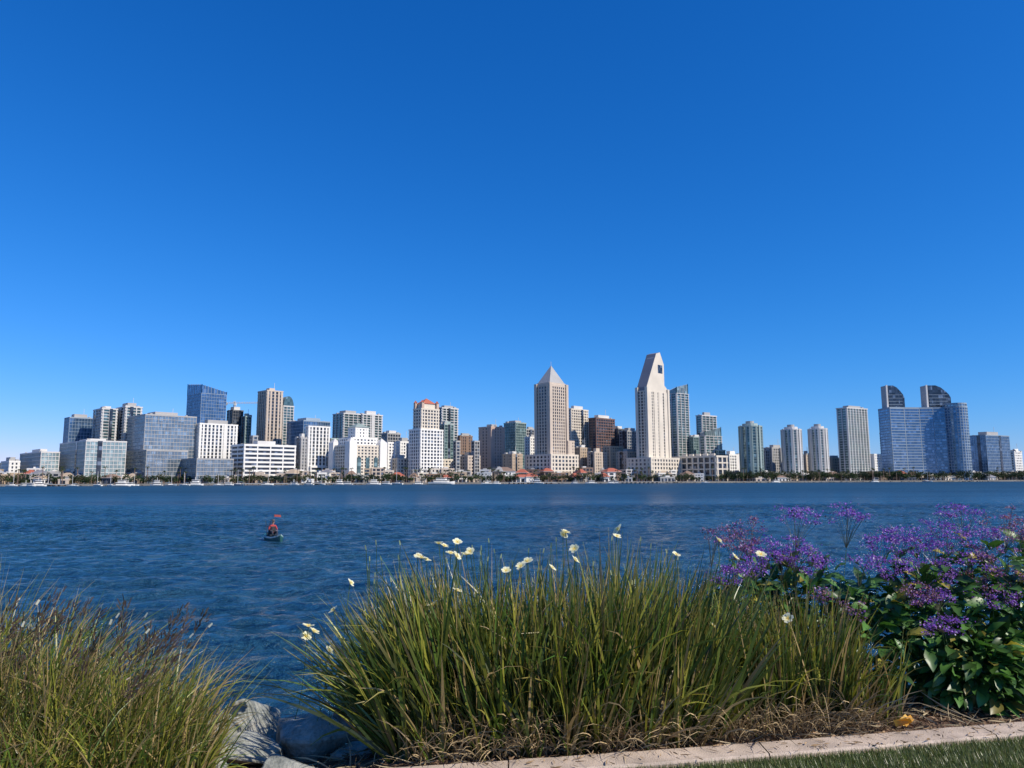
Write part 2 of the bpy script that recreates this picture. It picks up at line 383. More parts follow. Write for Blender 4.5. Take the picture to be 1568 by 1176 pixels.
def arcade_block():
    D=shoreD(1070)+25; loc,poly,Ld,Rd,l,r=foot(1028,1098,1114,D,b=52); mb=MB(); z1=ztop(1070,699,D)
    facade(mb,poly,GZ-.5,z1,'g_dark','cream',1.5,8,2.2,7,1.2,parapet=1.2)
    for k in range(5): mb.prism(inset(poly,.1,*(Ld*(l*(-.35+.17*k)))),z1,z1+4,'cream')
    mb.obj("arcaded_terrace_building",loc)
arcade_block()
# ---------------------------------------------------------------- low waterfront buildings
def lowhouse(px,pw,h,off,wall,roof=None,name="waterfront_building"):
    D=shoreD(px)+off; x=uof(px)*D; w=pw*D/F/2; d=random.uniform(5,9); mb=MB()
    a=rad(random.choice([15,15,20,-10])); 
    R2=Matrix.Rotation(a,2); poly=[tuple(R2@Vector(p)) for p in [(-w,-d),(w,-d),(w,d),(-w,d)]]
    facade(mb,poly,GZ-.5,GZ+h,'g_dark',wall,random.choice([1.2,1.8]),random.choice([4,5,7]),random.choice([1.2,2.2]),3.6,.3,parapet=.6)
    if roof:
        rp=offs(poly,1.2); e=[Vector(p) for p in rp]; rl=(e[0]+e[3])/2; rr=(e[1]+e[2])/2; dd=(rr-rl); sh=min(.35,d/max(1,dd.length))
        A=rl+dd*sh; B=rr-dd*sh; zb=GZ+h+.65; zt=zb+min(5,d*.55)
        c=[(p.x,p.y,zb) for p in e]; A=(A.x,A.y,zt); B=(B.x,B.y,zt)
        mb.face([c[0],c[1],B,A],roof); mb.face([c[1],c[2],B],roof); mb.face([c[2],c[3],A,B],roof); mb.face([c[3],c[0],A],roof)
        mb.prism(rp,zb-.25,zb,'white')
    else:
        mb.prism(inset(poly,.3,random.uniform(-w*.4,w*.4),0),GZ+h,GZ+h+2,random.choice(['gray','lgray','white']))
    mb.obj(name,(x,D,0))
walls=['white','cream','beige','tan','lgray','white','beige','gray','gray','tan','dgray','brown']
px=-200
while px<1800:
    pwid=random.uniform(10,28)
    for row,(o0,o1,h0,h1) in enumerate(((20,26,3,5),(38,48,5,11),(60,66,8,16))):
        if random.random()<(.38,.65,.8)[row]:
            if 1110<px<1568: h1*=.7
            sv=770<px<935
            rf=random.choice(['redroof','redroof','tan','brown'] if sv else ['redroof','slate','tan','gray','brown']) if (row<2 and random.random()<(.8 if sv else .25)) else None
            lowhouse(px+random.uniform(-5,5),pwid*random.uniform(.6,1.1),random.uniform(h0,h1),random.uniform(o0,o1),random.choice(walls),rf)
    px+=pwid*.85
# ---------------------------------------------------------------- hills, land, water
def grid_obj(name,X,Y,Z,mat,smooth=True):
    ny,nx=X.shape; V=np.stack([X,Y,Z],-1).reshape(-1,3)
    idx=np.arange(nx*ny,dtype=np.int32).reshape(ny,nx)
    Fq=np.stack([idx[:-1,:-1],idx[:-1,1:],idx[1:,1:],idx[1:,:-1]],-1).reshape(-1,4)
    me=bpy.data.meshes.new(name); me.vertices.add(len(V)); me.vertices.foreach_set("co",V.astype(np.float32).ravel())
    me.loops.add(Fq.size); me.loops.foreach_set("vertex_index",Fq.ravel()); me.polygons.add(len(Fq)); me.polygons.foreach_set("loop_start",np.arange(0,Fq.size,4,dtype=np.int32)); me.update(calc_edges=True)
    me.materials.append(mat)
    me.polygons.foreach_set("use_smooth",np.full(len(Fq),smooth))
    o=bpy.data.objects.new(name,me); COL.objects.link(o); return o
def vnoise(x,y,s,seed=0):
    return np.array([mnoise.noise(Vector((a*s+seed,b*s,seed*1.7))) for a,b in zip(x.ravel(),y.ravel())]).reshape(x.shape)
hx,hy=np.meshgrid(np.linspace(-9000,9000,120),np.linspace(4500,9000,24))
hh=(40+vnoise(hx,hy,.0012,3)*60+vnoise(hx,hy,.004,5)*25)
hh=hh+np.clip((-2400-hx)/900,0,1)*95
hh=hh*np.sin(np.clip((hy-4500)/1500,0,1)*math.pi/2)
M_hill=mat_plain("hill_scrub",(.10,.12,.10),.95,.35,.004)
grid_obj("hills",hx,hy,hh-3,M_hill)
M_city=mat_plain("city_ground",(.16,.15,.13),.9,.2,.02)
sx_=np.array([-12000,-2600,-1400,-700]+list(np.linspace(-600,800,90))+[1500,4000,12000.])
sy_=np.where(sx_<-650,596+(sx_+650)*.03,772+.271*np.clip(sx_,-650,850))
sy_=sy_+np.array([3*mnoise.noise(Vector((a*.02,0,0))) for a in sx_])
Ys=np.array([0,.5,7,9,60,400,3000,14000.]); Zs=np.array([WZ-1.6,WZ-1,GZ-.15,GZ,GZ,GZ,GZ,GZ])
X=np.repeat(sx_[None,:],len(Ys),0); Y=sy_[None,:]+Ys[:,None]; Z=np.repeat(Zs[:,None],len(sx_),1)
grid_obj("city_ground",X,Y,Z,M_city,False)
import bmesh
def hull_rock(c,sc,seed,npts=16,sub=0):
    r=random.Random(seed); bm=bmesh.new()
    for _ in range(npts):
        v=Vector((r.gauss(0,1),r.gauss(0,1),r.gauss(0,1))).normalized()*r.uniform(.75,1)
        bm.verts.new((v.x*sc[0],v.y*sc[1],v.z*sc[2]))
    res=bmesh.ops.convex_hull(bm,input=bm.verts)
    bmesh.ops.delete(bm,geom=[g for g in res['geom_interior'] if isinstance(g,bmesh.types.BMVert)],context='VERTS')
    if sub:
        bmesh.ops.bevel(bm,geom=bm.edges[:],offset=min(sc)*.05,segments=1,affect='EDGES',profile=.5)
        bmesh.ops.triangulate(bm,faces=bm.faces[:])
        for _ in range(4):
            es=[e for e in bm.edges if e.calc_length()>.022]
            if not es: break
            bmesh.ops.subdivide_edges(bm,edges=es,cuts=1); bmesh.ops.triangulate(bm,faces=[f for f in bm.faces if len(f.verts)>3])
        for v in bm.verts:
            n=mnoise.noise(v.co*5+Vector((seed,0,0)))*.014+mnoise.noise(v.co*20+Vector((seed,0,0)))*.008+mnoise.noise(v.co*60)*.003
            v.co+=v.co.normalized()*n
    bmesh.ops.recalc_face_normals(bm,faces=bm.faces)
    a=r.uniform(0,6.28); R3=Matrix.Rotation(a,3,'Z')@Matrix.Rotation(r.uniform(-.3,.3),3,'X')
    V=[tuple(R3@v.co+Vector(c)) for v in bm.verts]; bm.verts.index_update(); Fc=[tuple(v.index for v in f.verts) for f in bm.faces]; bm.free()
    return V,Fc
def join_lists(name,parts,mat,smooth=False):
    V=[];Fc=[]
    for v,f in parts:
        o=len(V); V+=v; Fc+=[tuple(i+o for i in q) for q in f]
    me=bpy.data.meshes.new(name); me.from_pydata(V,[],Fc); me.materials.append(mat)
    if smooth: me.polygons.foreach_set("use_smooth",[True]*len(me.polygons))
    o=bpy.data.objects.new(name,me); COL.objects.link(o); return o
M_rip=mat_plain("revetment_rock",(.08,.075,.065),.9,.5,.3)
parts=[]
protos=[hull_rock((0,0,0),(1.1,.9,.7),s,10) for s in range(12)]
for i in range(1500):
    x=random.uniform(-620,830); t=random.random(); y=772+.271*x+.5+t*7; z=WZ-.5+t*2.0
    v,f=protos[i%12]; s=random.uniform(.5,1.1); parts.append(([(a*s+x,b*s+y,c*s+z) for a,b,c in v],f))
join_lists("revetment_rocks",parts,M_rip)
# water
def water_mat():
    m,n,b=newmat("bay_water")
    b.inputs['IOR'].default_value=1.333; b.inputs['Specular IOR Level'].default_value=.42
    tc=N(n,"ShaderNodeTexCoord")
    def layer(sc,stretch,detail,rotz):
        mp=N(n,"ShaderNodeMapping"); mp.inputs['Scale'].default_value=(sc*stretch,sc,sc); mp.inputs['Rotation'].default_value=(0,0,rotz)
        t=N(n,"ShaderNodeTexNoise"); t.inputs['Scale'].default_value=1; t.inputs['Detail'].default_value=detail; t.inputs['Roughness'].default_value=.6
        n.links.new(tc.outputs['Object'],mp.inputs[0]); n.links.new(mp.outputs[0],t.inputs['Vector']); return t.outputs[0]
    a=layer(.8,.45,3,rad(12)); c=layer(3.2,.55,5,rad(-14)); d=layer(.05,.2,4,rad(5)); e=layer(.22,.3,3,rad(-6))
    ad=N(n,"ShaderNodeMath",operation='MULTIPLY_ADD'); n.links.new(a,ad.inputs[0]); ad.inputs[1].default_value=1.3
    m2=N(n,"ShaderNodeMath",operation='MULTIPLY'); n.links.new(c,m2.inputs[0]); m2.inputs[1].default_value=.5
    n.links.new(m2.outputs[0],ad.inputs[2])
    ae=N(n,"ShaderNodeMath",operation='MULTIPLY_ADD'); n.links.new(e,ae.inputs[0]); ae.inputs[1].default_value=1.8; n.links.new(ad.outputs[0],ae.inputs[2])
    bp=N(n,"ShaderNodeBump"); bp.inputs['Strength'].default_value=1; bp.inputs['Distance'].default_value=1.05
    n.links.new(ae.outputs[0],bp.inputs['Height']); n.links.new(bp.outputs[0],b.inputs['Normal'])
    # wind-rippled open bay: unresolved chop widens the reflection away from the lee shore
    sp=N(n,"ShaderNodeSeparateXYZ"); n.links.new(tc.outputs['Object'],sp.inputs[0])
    mr=N(n,"ShaderNodeMapRange"); mr.inputs['From Min'].default_value=20; mr.inputs['From Max'].default_value=300; mr.inputs['To Min'].default_value=.12; mr.inputs['To Max'].default_value=.5
    n.links.new(sp.outputs['Y'],mr.inputs['Value']); n.links.new(mr.outputs[0],b.inputs['Roughness'])
    r=N(n,"ShaderNodeValToRGB"); r.color_ramp.elements[0].color=(.010,.052,.098,1); r.color_ramp.elements[1].color=(.022,.092,.160,1)
    r.color_ramp.elements[0].position=.38; r.color_ramp.elements[1].position=.62
    n.links.new(d,r.inputs[0]); n.links.new(r.outputs[0],b.inputs['Base Color'])
    return m
M_water=water_mat()
X,Y=np.meshgrid(np.arange(-96,96.1,.22),np.arange(4.5,131,.20))
H=np.zeros_like(X); wr=np.random.default_rng(3)
for i in range(56):
    lam=.7*(4.2/.7)**wr.random(); th=rad(-76)+wr.normal(0,.62); kk=2*math.pi/lam; amp=.0160*lam**.75
    ph=wr.uniform(0,6.28); warp=.9*np.sin(X*.16*wr.uniform(.5,1.5)+Y*.12*wr.uniform(.4,1.5)+ph)
    s_=np.sin(kk*(X*math.cos(th)+Y*math.sin(th))+ph+warp*1.8); H+=amp*.62*(1.3-1.8*np.sqrt(np.abs(s_*.5+.5)+1e-4)) if lam>1.5 else amp*.6*s_
H-=H.mean()
gust=.8+.3*np.sin(X*.05+1.3*np.sin(Y*.031))*np.sin(Y*.06+1)
fade=np.clip((131-Y)/25,0,1)*np.clip((96-np.abs(X))/10,0,1)
grid_obj("water",X,Y,WZ+H*fade*gust,M_water)
far=bpy.data.objects["water"]
def flat(name,x0,x1,y0,y1):
    xx,yy=np.meshgrid(np.linspace(x0,x1,4),np.linspace(y0,y1,4)); o=grid_obj(name,xx,yy,np.full_like(xx,WZ),M_water,False); o.parent=far
flat("open_bay",-14000,14000,131-.1,14000); flat("bay_west",-14000,-96,-200,130.9); flat("bay_east",96,14000,-200,130.9); flat("bay_near",-96,96,-200,4.5)
# ---------------------------------------------------------------- vertex-coloured mass helper
def vc_mesh(name,V,Fc,C,mat,smooth=False):
    me=bpy.data.meshes.new(name)
    V=np.asarray(V,dtype=np.float32); Fc=np.asarray(Fc,dtype=np.int32); k=Fc.shape[1]
    me.vertices.add(len(V)); me.vertices.foreach_set("co",V.ravel())
    me.loops.add(Fc.size); me.loops.foreach_set("vertex_index",Fc.ravel())
    me.polygons.add(len(Fc)); me.polygons.foreach_set("loop_start",np.arange(0,Fc.size,k,dtype=np.int32)); 
    me.update(calc_edges=True)
    a=me.color_attributes.new("Col",'FLOAT_COLOR','POINT'); C=np.asarray(C,dtype=np.float32)
    if C.shape[1]==3: C=np.concatenate([C,np.ones((len(C),1),np.float32)],1)
    a.data.foreach_set("color",C.ravel()); me.materials.append(mat)
    if smooth: me.polygons.foreach_set("use_smooth",np.ones(len(Fc),bool))
    me.validate()
    o=bpy.data.objects.new(name,me); COL.objects.link(o); return o
def quads_at(P,size,rg,flat=0.0):
    n=len(P); a=rg.normal(size=(n,3)); a/=np.linalg.norm(a,axis=1,keepdims=True)
    b=rg.normal(size=(n,3)); b-=a*(a*b).sum(1,keepdims=True); b/=np.linalg.norm(b,axis=1,keepdims=True)
    s=size[:,None]
    V=np.stack([P-a*s-b*s*.7,P+a*s-b*s*.7,P+a*s*.8+b*s*.7,P-a*s*.8+b*s*.7],1).reshape(-1,3)
    return V,np.arange(4*n).reshape(n,4)
# distant trees
P=[];Sz=[];C=[]; TR=MB()
def dtree(x,y,h,wd,colr):
    k=int(60+h*wd*1.6); blobs=[(random.uniform(-.35,.35)*wd,random.uniform(-.35,.35)*wd,random.uniform(.4,.85)*h,random.uniform(.2,.34)*wd) for _ in range(7)]
    for _ in range(k):
        b=random.choice(blobs); v=Vector((random.gauss(0,1),random.gauss(0,1),random.gauss(0,1))).normalized()*b[3]*random.uniform(.6,1.05)
        P.append((x+b[0]+v.x,y+b[1]+v.y,GZ+max(.6,b[2]+v.z*.8))); Sz.append(random.uniform(.25,.6)); s=random.uniform(.6,1.4); C.append([q*s for q in colr])
    TR.obox((x,y),(1,0),.25,.25,GZ,GZ+h*.6,'brown')
px=-250
while px<1850:
    den=2.4 if px<1100 else 3.4
    D=shoreD(px)+random.uniform(10,40); x=uof(px)*D
    h=random.uniform(3.5,9.5) if px<1100 else random.uniform(6,12.5)
    col=random.choice([(.03,.055,.022),(.05,.075,.028),(.025,.045,.026),(.06,.065,.03)])
    dtree(x,D,h,h*random.uniform(.8,1.3),col); px+=random.uniform(4,13)/den
V,Fq=quads_at(np.array(P),np.array(Sz),rng); vc_mesh("waterfront_trees",V,Fq,np.repeat(np.array(C),4,0),DIST)
TR.obj("waterfront_tree_trunks")
# palms
PV=[];PF=[];PC=[]; PT=MB()
for i in range(150):
    px=random.uniform(-100,1650); D=shoreD(px)+random.uniform(9,40); x=uof(px)*D; h=random.uniform(8,16)
    PT.obox((x,D),(1,0),.22,.22,GZ,GZ+h,'brown')
    for k in range(16):
        a=random.uniform(0,6.28); L=random.uniform(2,3.2); up=random.uniform(-.6,.9); d=Vector((math.cos(a),math.sin(a),0)); e=Vector((-d.y,d.x,0))*.36
        p0=Vector((x,D,GZ+h)); p1=p0+d*L*.5+Vector((0,0,up)); p2=p0+d*L+Vector((0,0,up-1.2)); j=len(PV)
        PV+=[p0-e*.3,p0+e*.3,p1+e,p1-e,p2+e*.1,p2-e*.1]; PF+=[(j,j+1,j+2,j+3),(j+3,j+2,j+4,j+5)]
        s=random.uniform(.6,1.3); PC+=[(.045*s,.065*s,.025*s)]*6
vc_mesh("waterfront_palm_fronds",[tuple(p) for p in PV],PF,PC,DIST); PT.obj("waterfront_palm_trunks")
# ---------------------------------------------------------------- boats
def hull_mesh(mb,L,B,H,z0,mat,ox=0):
    st=[(-.5,.78,.0),(-.25,.97,0),(0,1,.02),(.2,.9,.08),(.36,.6,.2),(.46,.25,.32),(.5,.02,.4)]
    rows=[]
    for t,b,sh in st:
        rows.append([(t*L,-b*B/2,z0+H*(1+sh)),(t*L,-b*B/2*.85,z0+H*.35),(t*L*.96,-b*B*.1,z0-.35*H),(t*L*.96,b*B*.1,z0-.35*H),(t*L,b*B/2*.85,z0+H*.35),(t*L,b*B/2,z0+H*(1+sh))])
    for i in range(len(rows)-1):
        for j in range(5): mb.face([rows[i][j],rows[i+1][j],rows[i+1][j+1],rows[i][j+1]],mat)
        mb.face([rows[i][0],rows[i][5],rows[i+1][5],rows[i+1][0]],'white')
    mb.face(rows[0],mat)
def yacht(px,off,L,ang,tiers=2,name="motor_yacht"):
    D=shoreD(px)+off; x=uof(px)*D; mb=MB(); B=L*.28; H=L*.09
    hull_mesh(mb,L,B,H,0,'white')
    z=H; l=L*.6; 
    for t in range(tiers):
        hh=2.0
        P=[(-l*.5,-B*.36),(l*.35,-B*.36),(l*.5,-B*.15),(l*.5,B*.15),(l*.35,B*.36),(-l*.5,B*.36)]
        mb.prism(P,z,z+hh*.4,'white'); mb.prism(inset(P,.97),z+hh*.4,z+hh*.8,'g_dark'); mb.prism(offs(P,.25),z+hh*.8,z+hh,'white'); z+=hh; l*=.68
    mb.obox((-.5,0),(1,0),.12,.12,z,z+2.5,'white')
    o=mb.obj(name,(x,D,WZ)); o.rotation_euler=(0,0,rad(ang)); return o
def sailboat(px,off,L,ang):
    D=shoreD(px)+off; x=uof(px)*D; mb=MB(); hull_mesh(mb,L,L*.3,L*.1,0,random.choice(['white','white','blueg']))
    mb.prism([(-L*.2,-L*.08),(L*.15,-L*.06),(L*.15,L*.06),(-L*.2,L*.08)],L*.1,L*.16,'white')
    mb.obox((L*.05,0),(1,0),.13,.13,L*.1,L*1.2,'lgray'); mb.obox((-L*.18,0),(1,0),L*.22,.16,L*.24,L*.28,'blueg'); mb.obox((L*.05,0),(0,1),L*.08,.06,L*.8,L*.82,'lgray')
    o=mb.obj("sailboat",(x,D,WZ)); o.rotation_euler=(0,0,rad(ang))
yacht(187,-60,14,10,2); yacht(676,-18,26,3,2,"harbor_ferry"); yacht(573,-14,13,8); yacht(822,-10,14,170); yacht(640,-8,10,5,1); yacht(520,-10,12,0)
yacht(1188,-8,11,15,1); yacht(60,-12,12,20); yacht(1340,-8,10,10,1); yacht(905,-8,12,190,1); yacht(300,-10,14,5); yacht(760,-9,9,4,1); yacht(240,-9,11,185)
for p in (20,48,75,112,150,170,205,262,283,335,365,410,492,608,745,1080,1420): sailboat(p,random.uniform(-12,-6),random.uniform(8,13),random.uniform(-30,30)+random.choice([0,180]))
for _ in range(16):
    p=random.uniform(0,1000); yacht(p,random.uniform(-14,-6),random.uniform(7,12),random.uniform(-20,20)+random.choice([0,180]),1)
mb=MB()
for a,b_ in ((480,560),(940,1010),(370,445),(30,110),(780,850)):
    Da=shoreD(a)-8; xa=uof(a)*Da; xb=uof(b_)*shoreD(b_)-0; yb=shoreD(b_)-8; d=Vector((xb-xa,yb-Da)); L=d.length; d.normalize(); c=Vector(((xa+xb)/2,(Da+yb)/2))
    mb.obox(c,d,L/2,3,WZ+1.2,WZ+1.7,'gray')
    k=0
    while k<L: mb.obox(Vector((xa,Da))+d*k,d,.25,2.6,WZ-1,WZ+1.2,'brown'); k+=5
mb.obj("wooden_pier")
# ---------------------------------------------------------------- kayak with angler
KC=at_z(419,829,WZ); KANG=math.atan2(-.86,.5)
kay=bpy.data.objects.new("fishing_kayak",None); COL.objects.link(kay); kay.location=(KC.x,KC.y,WZ+.05); kay.rotation_euler=(0,0,KANG)
M['kgreen']=mat_plain("kayak_plastic",(.025,.11,.10),.4,.2,3); M['black']=mat_plain("black_plastic",(.02,.02,.022),.5,.2,3)
M['flag']=mat_plain("flag_cloth",(.75,.14,.10),.8,.1,3); M['seat']=mat_plain("seat_fabric",(.05,.06,.07),.9,.2,8)
MK=list(M.keys()); MI={k:i for i,k in enumerate(MK)}
mb=MB()
L=3.7;B=.95
st=[(-.5,.45,.10),(-.42,.75,.04),(-.25,.98,0),(0,1,0),(.22,.92,.02),(.36,.68,.08),(.45,.36,.16),(.5,.06,.24)]
rows=[]
for t,b,sh in st:
    x=t*L; zt=.30+sh
    rows.append([(x,-b*B/2*.86,zt),(x,-b*B/2,zt-.10),(x,-b*B/2*.8,-.02),(x*.97,-b*B*.18,-.10),(x*.97,b*B*.18,-.10),(x,b*B/2*.8,-.02),(x,b*B/2,zt-.10),(x,b*B/2*.86,zt),(x,b*B/2*.6,zt-.04 if abs(t)>.4 else .16),(x,-b*B/2*.6,zt-.04 if abs(t)>.4 else .16)])
for i in range(len(rows)-1):
    for j in range(10): mb.face([rows[i][j],rows[i+1][j],rows[i+1][(j+1)%10],rows[i][(j+1)%10]],'teal' if j in (0,6) else 'kgreen')
mb.face(rows[0],'kgreen'); mb.face(rows[-1],'kgreen')
o=mb.obj("hull"); o.parent=kay
mb=MB(); mb.obox((-.32,0),(1,0),.24,.25,.34,.39,'seat'); mb.extr([(-.58,.38),(-.53,.38),(-.62,.92),(-.67,.90)],(1,0),(0,-.24),(0,1),.48,'seat')
for sx in (-.5,-.14):
    for sy in (-.22,.22): mb.obox((sx,sy),(1,0),.02,.02,.15,.34,'black')
mb.prism([(-1.3,-.2),(-.85,-.2),(-.85,.2),(-1.3,.2)],.16,.48,'black'); o=mb.obj("seat_and_crate"); o.parent=kay
mb=MB(); mb.obox((-1.0,.2),(1,0),.012,.012,.16,1.68,'black')
mb.extr([(0,1.67),(.46,1.64),(.48,1.50),(.02,1.52)],(.6,.8),(-1.0,.2),(-.8,.6),.012,'flag')
o=mb.obj("safety_flag"); o.parent=kay
mb=MB()
for sy,dx in ((-.22,-.5),(.05,-.35)):
    for k in range(8):
        mb.obox((-1.15+dx*k/8,sy),(1,0),.035,.009,.45+k*.1,.58+k*.1,'black')
o=mb.obj("fishing_rods"); o.parent=kay
mb=MB(); mb.obox((.5,0),(1,0),.07,.06,.16,.42,'black'); mb.obox((.52,.14),(1,0),.05,.05,.36,.39,'black'); mb.obox((.52,-.14),(1,0),.05,.05,.42,.45,'black'); o=mb.obj("pedal_drive"); o.parent=kay
VJ=[(-.34,0,.47),(-.38,0,.62),(-.42,0,.80),(-.42,0,.96),(-.41,0,1.03),(-.40,0,1.10),(-.38,0,1.19),(-.37,0,1.27),
 (-.41,.17,.95),(-.32,.27,.72),(-.08,.20,.64),(.02,.17,.65),
 (-.41,-.17,.95),(-.30,-.28,.72),(-.06,-.20,.66),(.04,-.16,.67),
 (-.30,.10,.46),(.12,.17,.62),(.42,.13,.28),(.54,.13,.36),
 (-.30,-.10,.46),(.10,-.17,.66),(.42,-.13,.32),(.54,-.13,.42)]
EJ=[(0,1),(1,2),(2,3),(3,4),(4,5),(5,6),(6,7),(3,8),(8,9),(9,10),(10,11),(3,12),(12,13),(13,14),(14,15),(0,16),(16,17),(17,18),(18,19),(0,20),(20,21),(21,22),(22,23)]
RJ=[.15,.145,.165,.13,.062,.06,.10,.085,.075,.052,.034,.036,.075,.052,.034,.036,.10,.068,.045,.04,.10,.068,.045,.04]
me=bpy.data.meshes.new("angler_skel"); me.from_pydata(VJ,EJ,[]); so=bpy.data.objects.new("tmp",me); COL.objects.link(so)
sk=so.modifiers.new("skin",'SKIN'); 
for i,r_ in enumerate(RJ):
    me.skin_vertices[0].data[i].radius=(r_,r_*(1.0 if i not in (1,2,3) else 1.15)); me.skin_vertices[0].data[i].use_root=(i==0)
ss=so.modifiers.new("sub",'SUBSURF'); ss.levels=2; ss.render_levels=2
dg=bpy.context.evaluated_depsgraph_get(); bme=bpy.data.meshes.new_from_object(so.evaluated_get(dg)); bpy.data.objects.remove(so)
bme.name="body"; bme.materials.clear()
mats_p=[mat_plain("red_jacket",(.38,.04,.04),.8,.2,6),mat_plain("skin",(.50,.30,.21),.5,.05,6),mat_plain("dark_trousers",(.03,.035,.05),.9,.2,6),mat_plain("life_vest",(.03,.03,.035),.8,.2,6)]
for m_ in mats_p: bme.materials.append(m_)
for p in bme.polygons:
    c=p.center; k=0
    if c.z>1.04: k=1
    elif c.x>-.07 and .1<abs(c.y)<.24 and c.x<.1 and .615<c.z<.72: k=1
    elif c.x>-.22 or c.z<.50: k=2
    elif abs(c.y)<.14 and c.z>.55 and c.z<.93: k=3
    p.material_index=k; p.use_smooth=True
ang=bpy.data.objects.new("angler",None); COL.objects.link(ang); ang.location=kay.location; ang.rotation_euler=kay.rotation_euler
bo=bpy.data.objects.new("body",bme); COL.objects.link(bo); bo.parent=ang
M['straw']=mat_plain("hat_fabric",(.10,.09,.08),.9,.1,10); M['skinp']=mats_p[1]; MK=list(M.keys()); MI={k:i for i,k in enumerate(MK)}
mb=MB()
cir=lambda r,cx=-.38,n=16:[(cx+r*math.cos(2*math.pi*k/n),r*math.sin(2*math.pi*k/n)) for k in range(n)]
mb.prism(cir(.17),1.275,1.29,'straw'); mb.prism(cir(.105),1.29,1.0,'straw',ztops=[1.385]*16,poly2=cir(.085)); o=mb.obj("sun_hat"); o.parent=ang
mb=MB()
mb.pyramid([(-.29,-.015),(-.27,0),(-.29,.015)],1.17,(-.28,0,1.22),'skinp')
for s in (-1,1): mb.obox((-.29,s*.035),(0,1),.014,.01,1.205,1.217,'black'); mb.obox((-.38,s*.098),(1,0),.02,.012,1.17,1.23,'skinp')
mb.obox((-.288,0),(0,1),.022,.008,1.138,1.146,'redroof'); o=mb.obj("face"); o.parent=ang
mb=MB()
for s in (-1,1):
    for k in range(5):
        y=s*.16+(k-2)*.017; ln=(.05,.075,.08,.072,.055)[k]
        mb.obox((.05+ln/2,y),(1,0),ln/2,.007,.64+(.02 if s<0 else 0),.655+(.02 if s<0 else 0),'skinp'); 
o=mb.obj("fingers"); o.parent=ang
mb=MB()
for k in range(10):
    mb.obox((.05+k*.07,-.16-k*.035),(1,0),.04,.008,.66+k*.055,.73+k*.055,'black')
o=mb.obj("held_fishing_rod"); o.parent=kay
# ---------------------------------------------------------------- foreground ground
def yk(x): return 4.40+.19*(x+.125)+.006*(x-1.6)**2-.02
def gz(x,y):
    e=yk(x)+1.15+.1*np.sin(x*1.7); 
    e=np.where(x<-.9,np.minimum(e,4.75+.2*(x+2)),e)
    t=np.clip((y-e)/4.2,0,1); z=-3.4*t
    z=np.where((x<-.6)&(y>3.0),z-.12*np.clip((-.6-x)/.5,0,1)*np.clip((y-3.2)/1,0,1),z)
    return z
gx,gy=np.meshgrid(np.concatenate([np.linspace(-80,-8,12),np.linspace(-7,9,220),np.linspace(10,80,12)]),np.concatenate([np.linspace(-60,1,10),np.linspace(1.5,10,130),[11,14,30]]))
gzz=gz(gx,gy)+np.where((gx>-7.5)&(gx<9.5)&(gy>yk(gx)+.02)&(gy<10),vnoise(gx,gy,3,1)*.03+vnoise(gx,gy,11,2)*.015,0)-.02*(gy<=yk(gx)+.02)
gzz=np.where(gy>10,np.minimum(gzz,-3.4),gzz)
def soil():
    m,n,b=newmat("mulch_soil"); tc=N(n,"ShaderNodeTexCoord")
    a=N(n,"ShaderNodeTexNoise"); a.inputs['Scale'].default_value=18; a.inputs['Detail'].default_value=10; a.inputs['Roughness'].default_value=.7
    v=N(n,"ShaderNodeTexVoronoi"); v.inputs['Scale'].default_value=60
    for q in (a,v): n.links.new(tc.outputs['Object'],q.inputs['Vector'])
    r=N(n,"ShaderNodeValToRGB"); c=r.color_ramp; c.elements[0].position=.3; c.elements[0].color=(.05,.025,.014,1); c.elements[1].position=.72; c.elements[1].color=(.24,.14,.085,1)
    n.links.new(a.outputs[0],r.inputs[0]); n.links.new(r.outputs[0],b.inputs['Base Color']); b.inputs['Roughness'].default_value=.95
    ad=N(n,"ShaderNodeMath",operation='ADD'); n.links.new(a.outputs[0],ad.inputs[0]); n.links.new(v.outputs[0],ad.inputs[1])
    bp=N(n,"ShaderNodeBump"); bp.inputs['Distance'].default_value=.02; n.links.new(ad.outputs[0],bp.inputs['Height']); n.links.new(bp.outputs[0],b.inputs['Normal']); return m
M_soil=soil(); grid_obj("ground",gx,gy,gzz,M_soil)
M_kerb=mat_plain("kerb_concrete",(.50,.40,.31),.85,.22,7,bump=.005,bscale=110)
xs=np.arange(-6,14,.05); KV=[];KF=[]
def strip_pts(x):
    yb=yk(x); j=.004*mnoise.noise(Vector((x*6,0,0)))+.004*mnoise.noise(Vector((x*21,3,0)))
    yf=yb-.2+.5*j
    return [(x,yf,-.05),(x,yf,.022),(x,yf+.012,.034+j*.3),(x,yb-.012+j,.036+j*.3),(x,yb+j,.024),(x,yb+j,-.05)]
for i,x in enumerate(xs):
    KV+=strip_pts(float(x))
    if i and (i%30)!=0:
        for j in range(5): a=(i-1)*6+j; KF.append((a,a+6,a+7,a+1))
me=bpy.data.meshes.new("kerb"); me.from_pydata(KV,[],KF); me.materials.append(M_kerb); o=bpy.data.objects.new("kerb",me); COL.objects.link(o)
KV2=[];KF2=[]
for i in range(30,len(xs),30):
    n0=len(KV2)
    for x in (xs[i-1],xs[i-1]+.021,xs[i]-.021,xs[i]): KV2+=[(p[0],p[1],p[2]) for p in strip_pts(float(x))]
    for s in (0,2):
        for j in range(5): a=n0+s*6+j; KF2.append((a,a+6,a+7,a+1))
me=bpy.data.meshes.new("kerb_joints"); me.from_pydata(KV2,[],KF2); me.materials.append(M_kerb); o2=bpy.data.objects.new("kerb_joints",me); COL.objects.link(o2); o2.parent=o
M_lawn=mat_plain("lawn_turf",(.05,.075,.025),.95,.35,14,bump=.01,bscale=90)
lx=np.linspace(-60,60,241)
